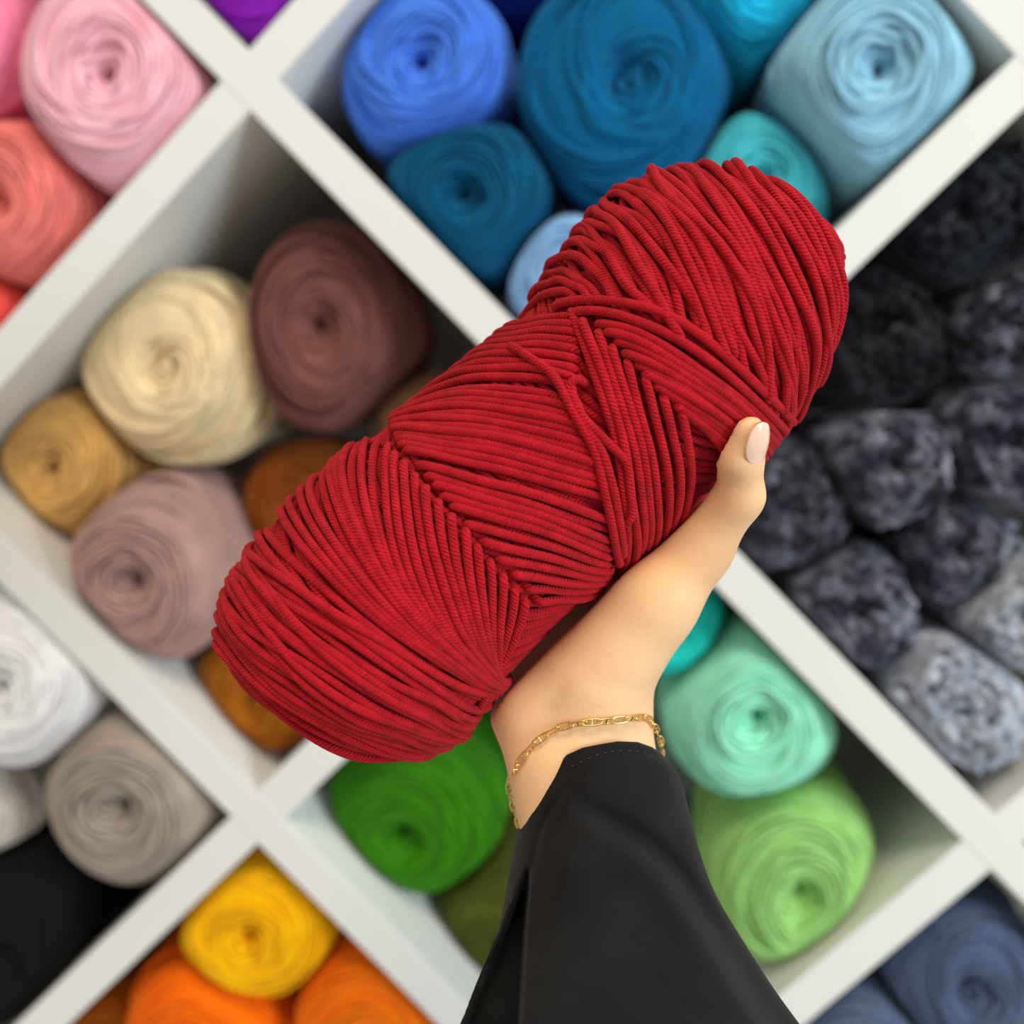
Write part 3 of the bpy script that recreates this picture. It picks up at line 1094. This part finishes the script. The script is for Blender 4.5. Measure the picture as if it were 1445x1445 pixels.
rows = []
fan = np.linspace(0, np.pi, HU)
for iv in range(NV):
    v = vs[iv]
    Lp, Rp = LP[iv], RP[iv]
    # front arc in the picture: from left outline to right outline, arched like the hem at the top
    q = (1 - np.cos(fan)) / 2
    line = Lp[None] * (1 - q[:, None]) + Rp[None] * q[:, None]
    hq = np.stack([np.interp(q, (hem[:, 0] - 735) / 199, hem[:, 0]), np.interp(q, (hem[:, 0] - 735) / 199, hem[:, 1])], 1)
    bul = hq - (hem[0][None] * (1 - q[:, None]) + hem[-1][None] * q[:, None])
    fr = line + bul * (1 - v) ** 2.2
    width = np.linalg.norm(Rp - Lp)
    zc = (2 + 62 * v) * mm
    dep = (21 + 30 * v) * mm
    zz = zc + dep * np.sin(fan) ** (0.6 + 0.25 * v)
    d1, k1 = pd(fr, groove1)
    amp = np.interp(k1, [0, 0.12, 0.4, 1], [0.0, 4.0, 8.0, 10.0]) * mm
    zz = zz - amp * np.exp(-(d1 / (15 + 10 * k1)) ** 2) + 0.25 * amp * np.exp(-((d1 + 30) / 22) ** 2)
    d2, k2 = pd(fr, pleat)
    zz = zz - 0.0012 * np.exp(-(d2 / 5.0) ** 2) * np.clip((fr[:, 1] - 1100) / 30, 0, 1) * (fr[:, 1] < 1250)
    el = np.interp(fr[:, 1], PY, PL)
    er = np.interp(fr[:, 1], PY, PRX)
    ins = np.clip((fr[:, 0] - el) / 8 + 0.5, 0, 1) * np.clip((er - fr[:, 0]) / 6 + 0.5, 0, 1)
    zz = zz - 0.030 * ins * np.clip((fr[:, 1] - 1222) / 40, 0, 1)
    # faint waviness of the cloth
    zz = zz + 0.0011 * np.sin(fr[:, 0] / 46 + fr[:, 1] / 80) * np.sin(fan)
    frc = np.array([hp(p[0], p[1], z) for p, z in zip(fr, zz)])
    bk = np.linspace(np.pi, 2 * np.pi, NU - HU + 2)[1:-1]
    qb = (1 - np.cos(bk)) / 2
    lineb = Lp[None] * (1 - qb[:, None]) + Rp[None] * qb[:, None]
    zb = zc + dep * 0.9 * np.sin(bk)
    bkc = np.array([hp(p[0], p[1], z) for p, z in zip(lineb, zb)])
    rows.append(np.concatenate([frc, bkc]))
S = np.concatenate(rows)
i, j = np.meshgrid(np.arange(NV - 1), np.arange(NU), indexing='ij')
Q = np.stack([i * NU + j, (i + 1) * NU + j, (i + 1) * NU + (j + 1) % NU, i * NU + (j + 1) % NU], -1).reshape(-1, 4)
sleeve = mesh_obj('sleeve', to_world(S), Q, M_CLOTH, person)
sleeve['label'] = 'loose black sleeve with a stitched hem'
so = sleeve.modifiers.new('thickness', 'SOLIDIFY')
so.thickness = 0.0011
so.offset = -1
sb = BVHTree.FromPolygons([Vector(map(float, p)) for p in S], [tuple(map(int, f)) for f in Q])
# stitches along the hem
st = catmull(np.array([(806, 1082), (840, 1066), (868, 1060), (900, 1060), (922, 1068), (934, 1078)], float), 26)
for a, b2 in zip(st[:-1:2], st[1::2]):
    ps = []
    for t in np.linspace(0.1, 0.75, 5):
        p = a * (1 - t) + b2 * t
        dirv = Vector(hp(p[0], p[1])).normalized()
        hit = sb.ray_cast(Vector((0, 0, 0)), dirv)
        if hit[0] is None:
            break
        ps.append(np.array(hit[0]) - np.array(dirv) * 0.00012)
    if len(ps) == 5:
        ps = np.array(ps)
        v, q, u = tube(to_world(ps), 0.00016, np.tile(AX[:, 2], (5, 1)), 5)
        mesh_obj('stitch', v, q, M_STITCH, sleeve)

# ------------------------------------------------------------------ bracelet
ctrl = []
for p in [(727, 1086), (738, 1068), (760, 1045), (788, 1028), (818, 1021), (856, 1018), (890, 1014), (914, 1014)]:
    dirv = Vector(hp(*p)).normalized()
    hit = bvh.ray_cast(Vector((0, 0, 0)), dirv)
    ctrl.append(np.array(hit[0]) - np.array(dirv) * 0.0017 if hit[0] is not None else hp(*p, 10 * mm))
ctrl += [hp(927, 1032, 4 * mm), hp(934, 1060, -6 * mm), hp(920, 1085, -16 * mm), hp(860, 1120, -20 * mm), hp(780, 1165, -19 * mm),
         hp(741, 1182, -15 * mm), hp(731, 1158, -9 * mm), hp(722, 1128, -2 * mm), hp(719, 1106, 3 * mm)]
ctrl = np.array(ctrl)
loop = catmull(np.concatenate([ctrl[-3:], ctrl, ctrl[:4]]), 3000)
# cut one closed turn
i0 = np.argmin(np.linalg.norm(loop[:1200] - ctrl[0], axis=1))
i1 = 1800 + np.argmin(np.linalg.norm(loop[1800:] - ctrl[0], axis=1))
loop = loop[i0:i1]
LL = np.concatenate([[0], np.cumsum(np.linalg.norm(np.diff(loop, axis=0), axis=1))])
NL = int(round(LL[-1] / 0.0047))
if NL % 2:
    NL += 1
brc = empty('bracelet', Vector(to_world(loop.mean(0))))
tag(brc, 'thin gold chain bracelet with oval links around the wrist', 'bracelet')
a_ = np.linspace(0, 2 * np.pi, 24, endpoint=False)
ring = np.stack([np.sign(np.cos(a_)) * np.abs(np.cos(a_)) ** 0.7 * 0.0031, np.sign(np.sin(a_)) * np.abs(np.sin(a_)) ** 0.7 * 0.00105, 0 * a_], 1)
rv = tube(ring, 0.00030, np.tile([0, 0, 1.0], (24, 1)), 6, closed=True)
bar = tube(np.array([[0, -0.00115, 0], [0, 0, 0], [0, 0.00115, 0]]), 0.0003, np.tile([0, 0, 1.0], (3, 1)), 6)
LV, LQ, LU = join([rv, bar])
tmp = mesh_obj('link', LV, LQ, M_GOLD)
LM = tmp.data
bpy.data.objects.remove(tmp)
cen = loop.mean(0)
for k in range(NL):
    s = LL[-1] * k / NL
    p = np.array([np.interp(s, LL, loop[:, c]) for c in range(3)])
    p2 = np.array([np.interp((s + 0.0005) % LL[-1], LL, loop[:, c]) for c in range(3)])
    t = p2 - p
    t /= np.linalg.norm(t) + 1e-12
    nrm = p - cen
    nrm -= (nrm @ t) * t
    nrm /= np.linalg.norm(nrm)
    bt = np.cross(nrm, t)
    a = math.radians(20 if k % 2 else 88) + rng.normal(0, 0.15)
    y = math.cos(a) * bt + math.sin(a) * nrm
    z = np.cross(t, y)
    Rw = AX @ np.stack([t, y, z], 1)
    pw = to_world(p)
    o = bpy.data.objects.new('link', LM)
    COL.objects.link(o)
    o.parent = brc
    o.matrix_parent_inverse = brc.matrix_world.inverted()
    o.matrix_basis = Matrix([[*Rw[0], pw[0]], [*Rw[1], pw[1]], [*Rw[2], pw[2]], [0, 0, 0, 1]])
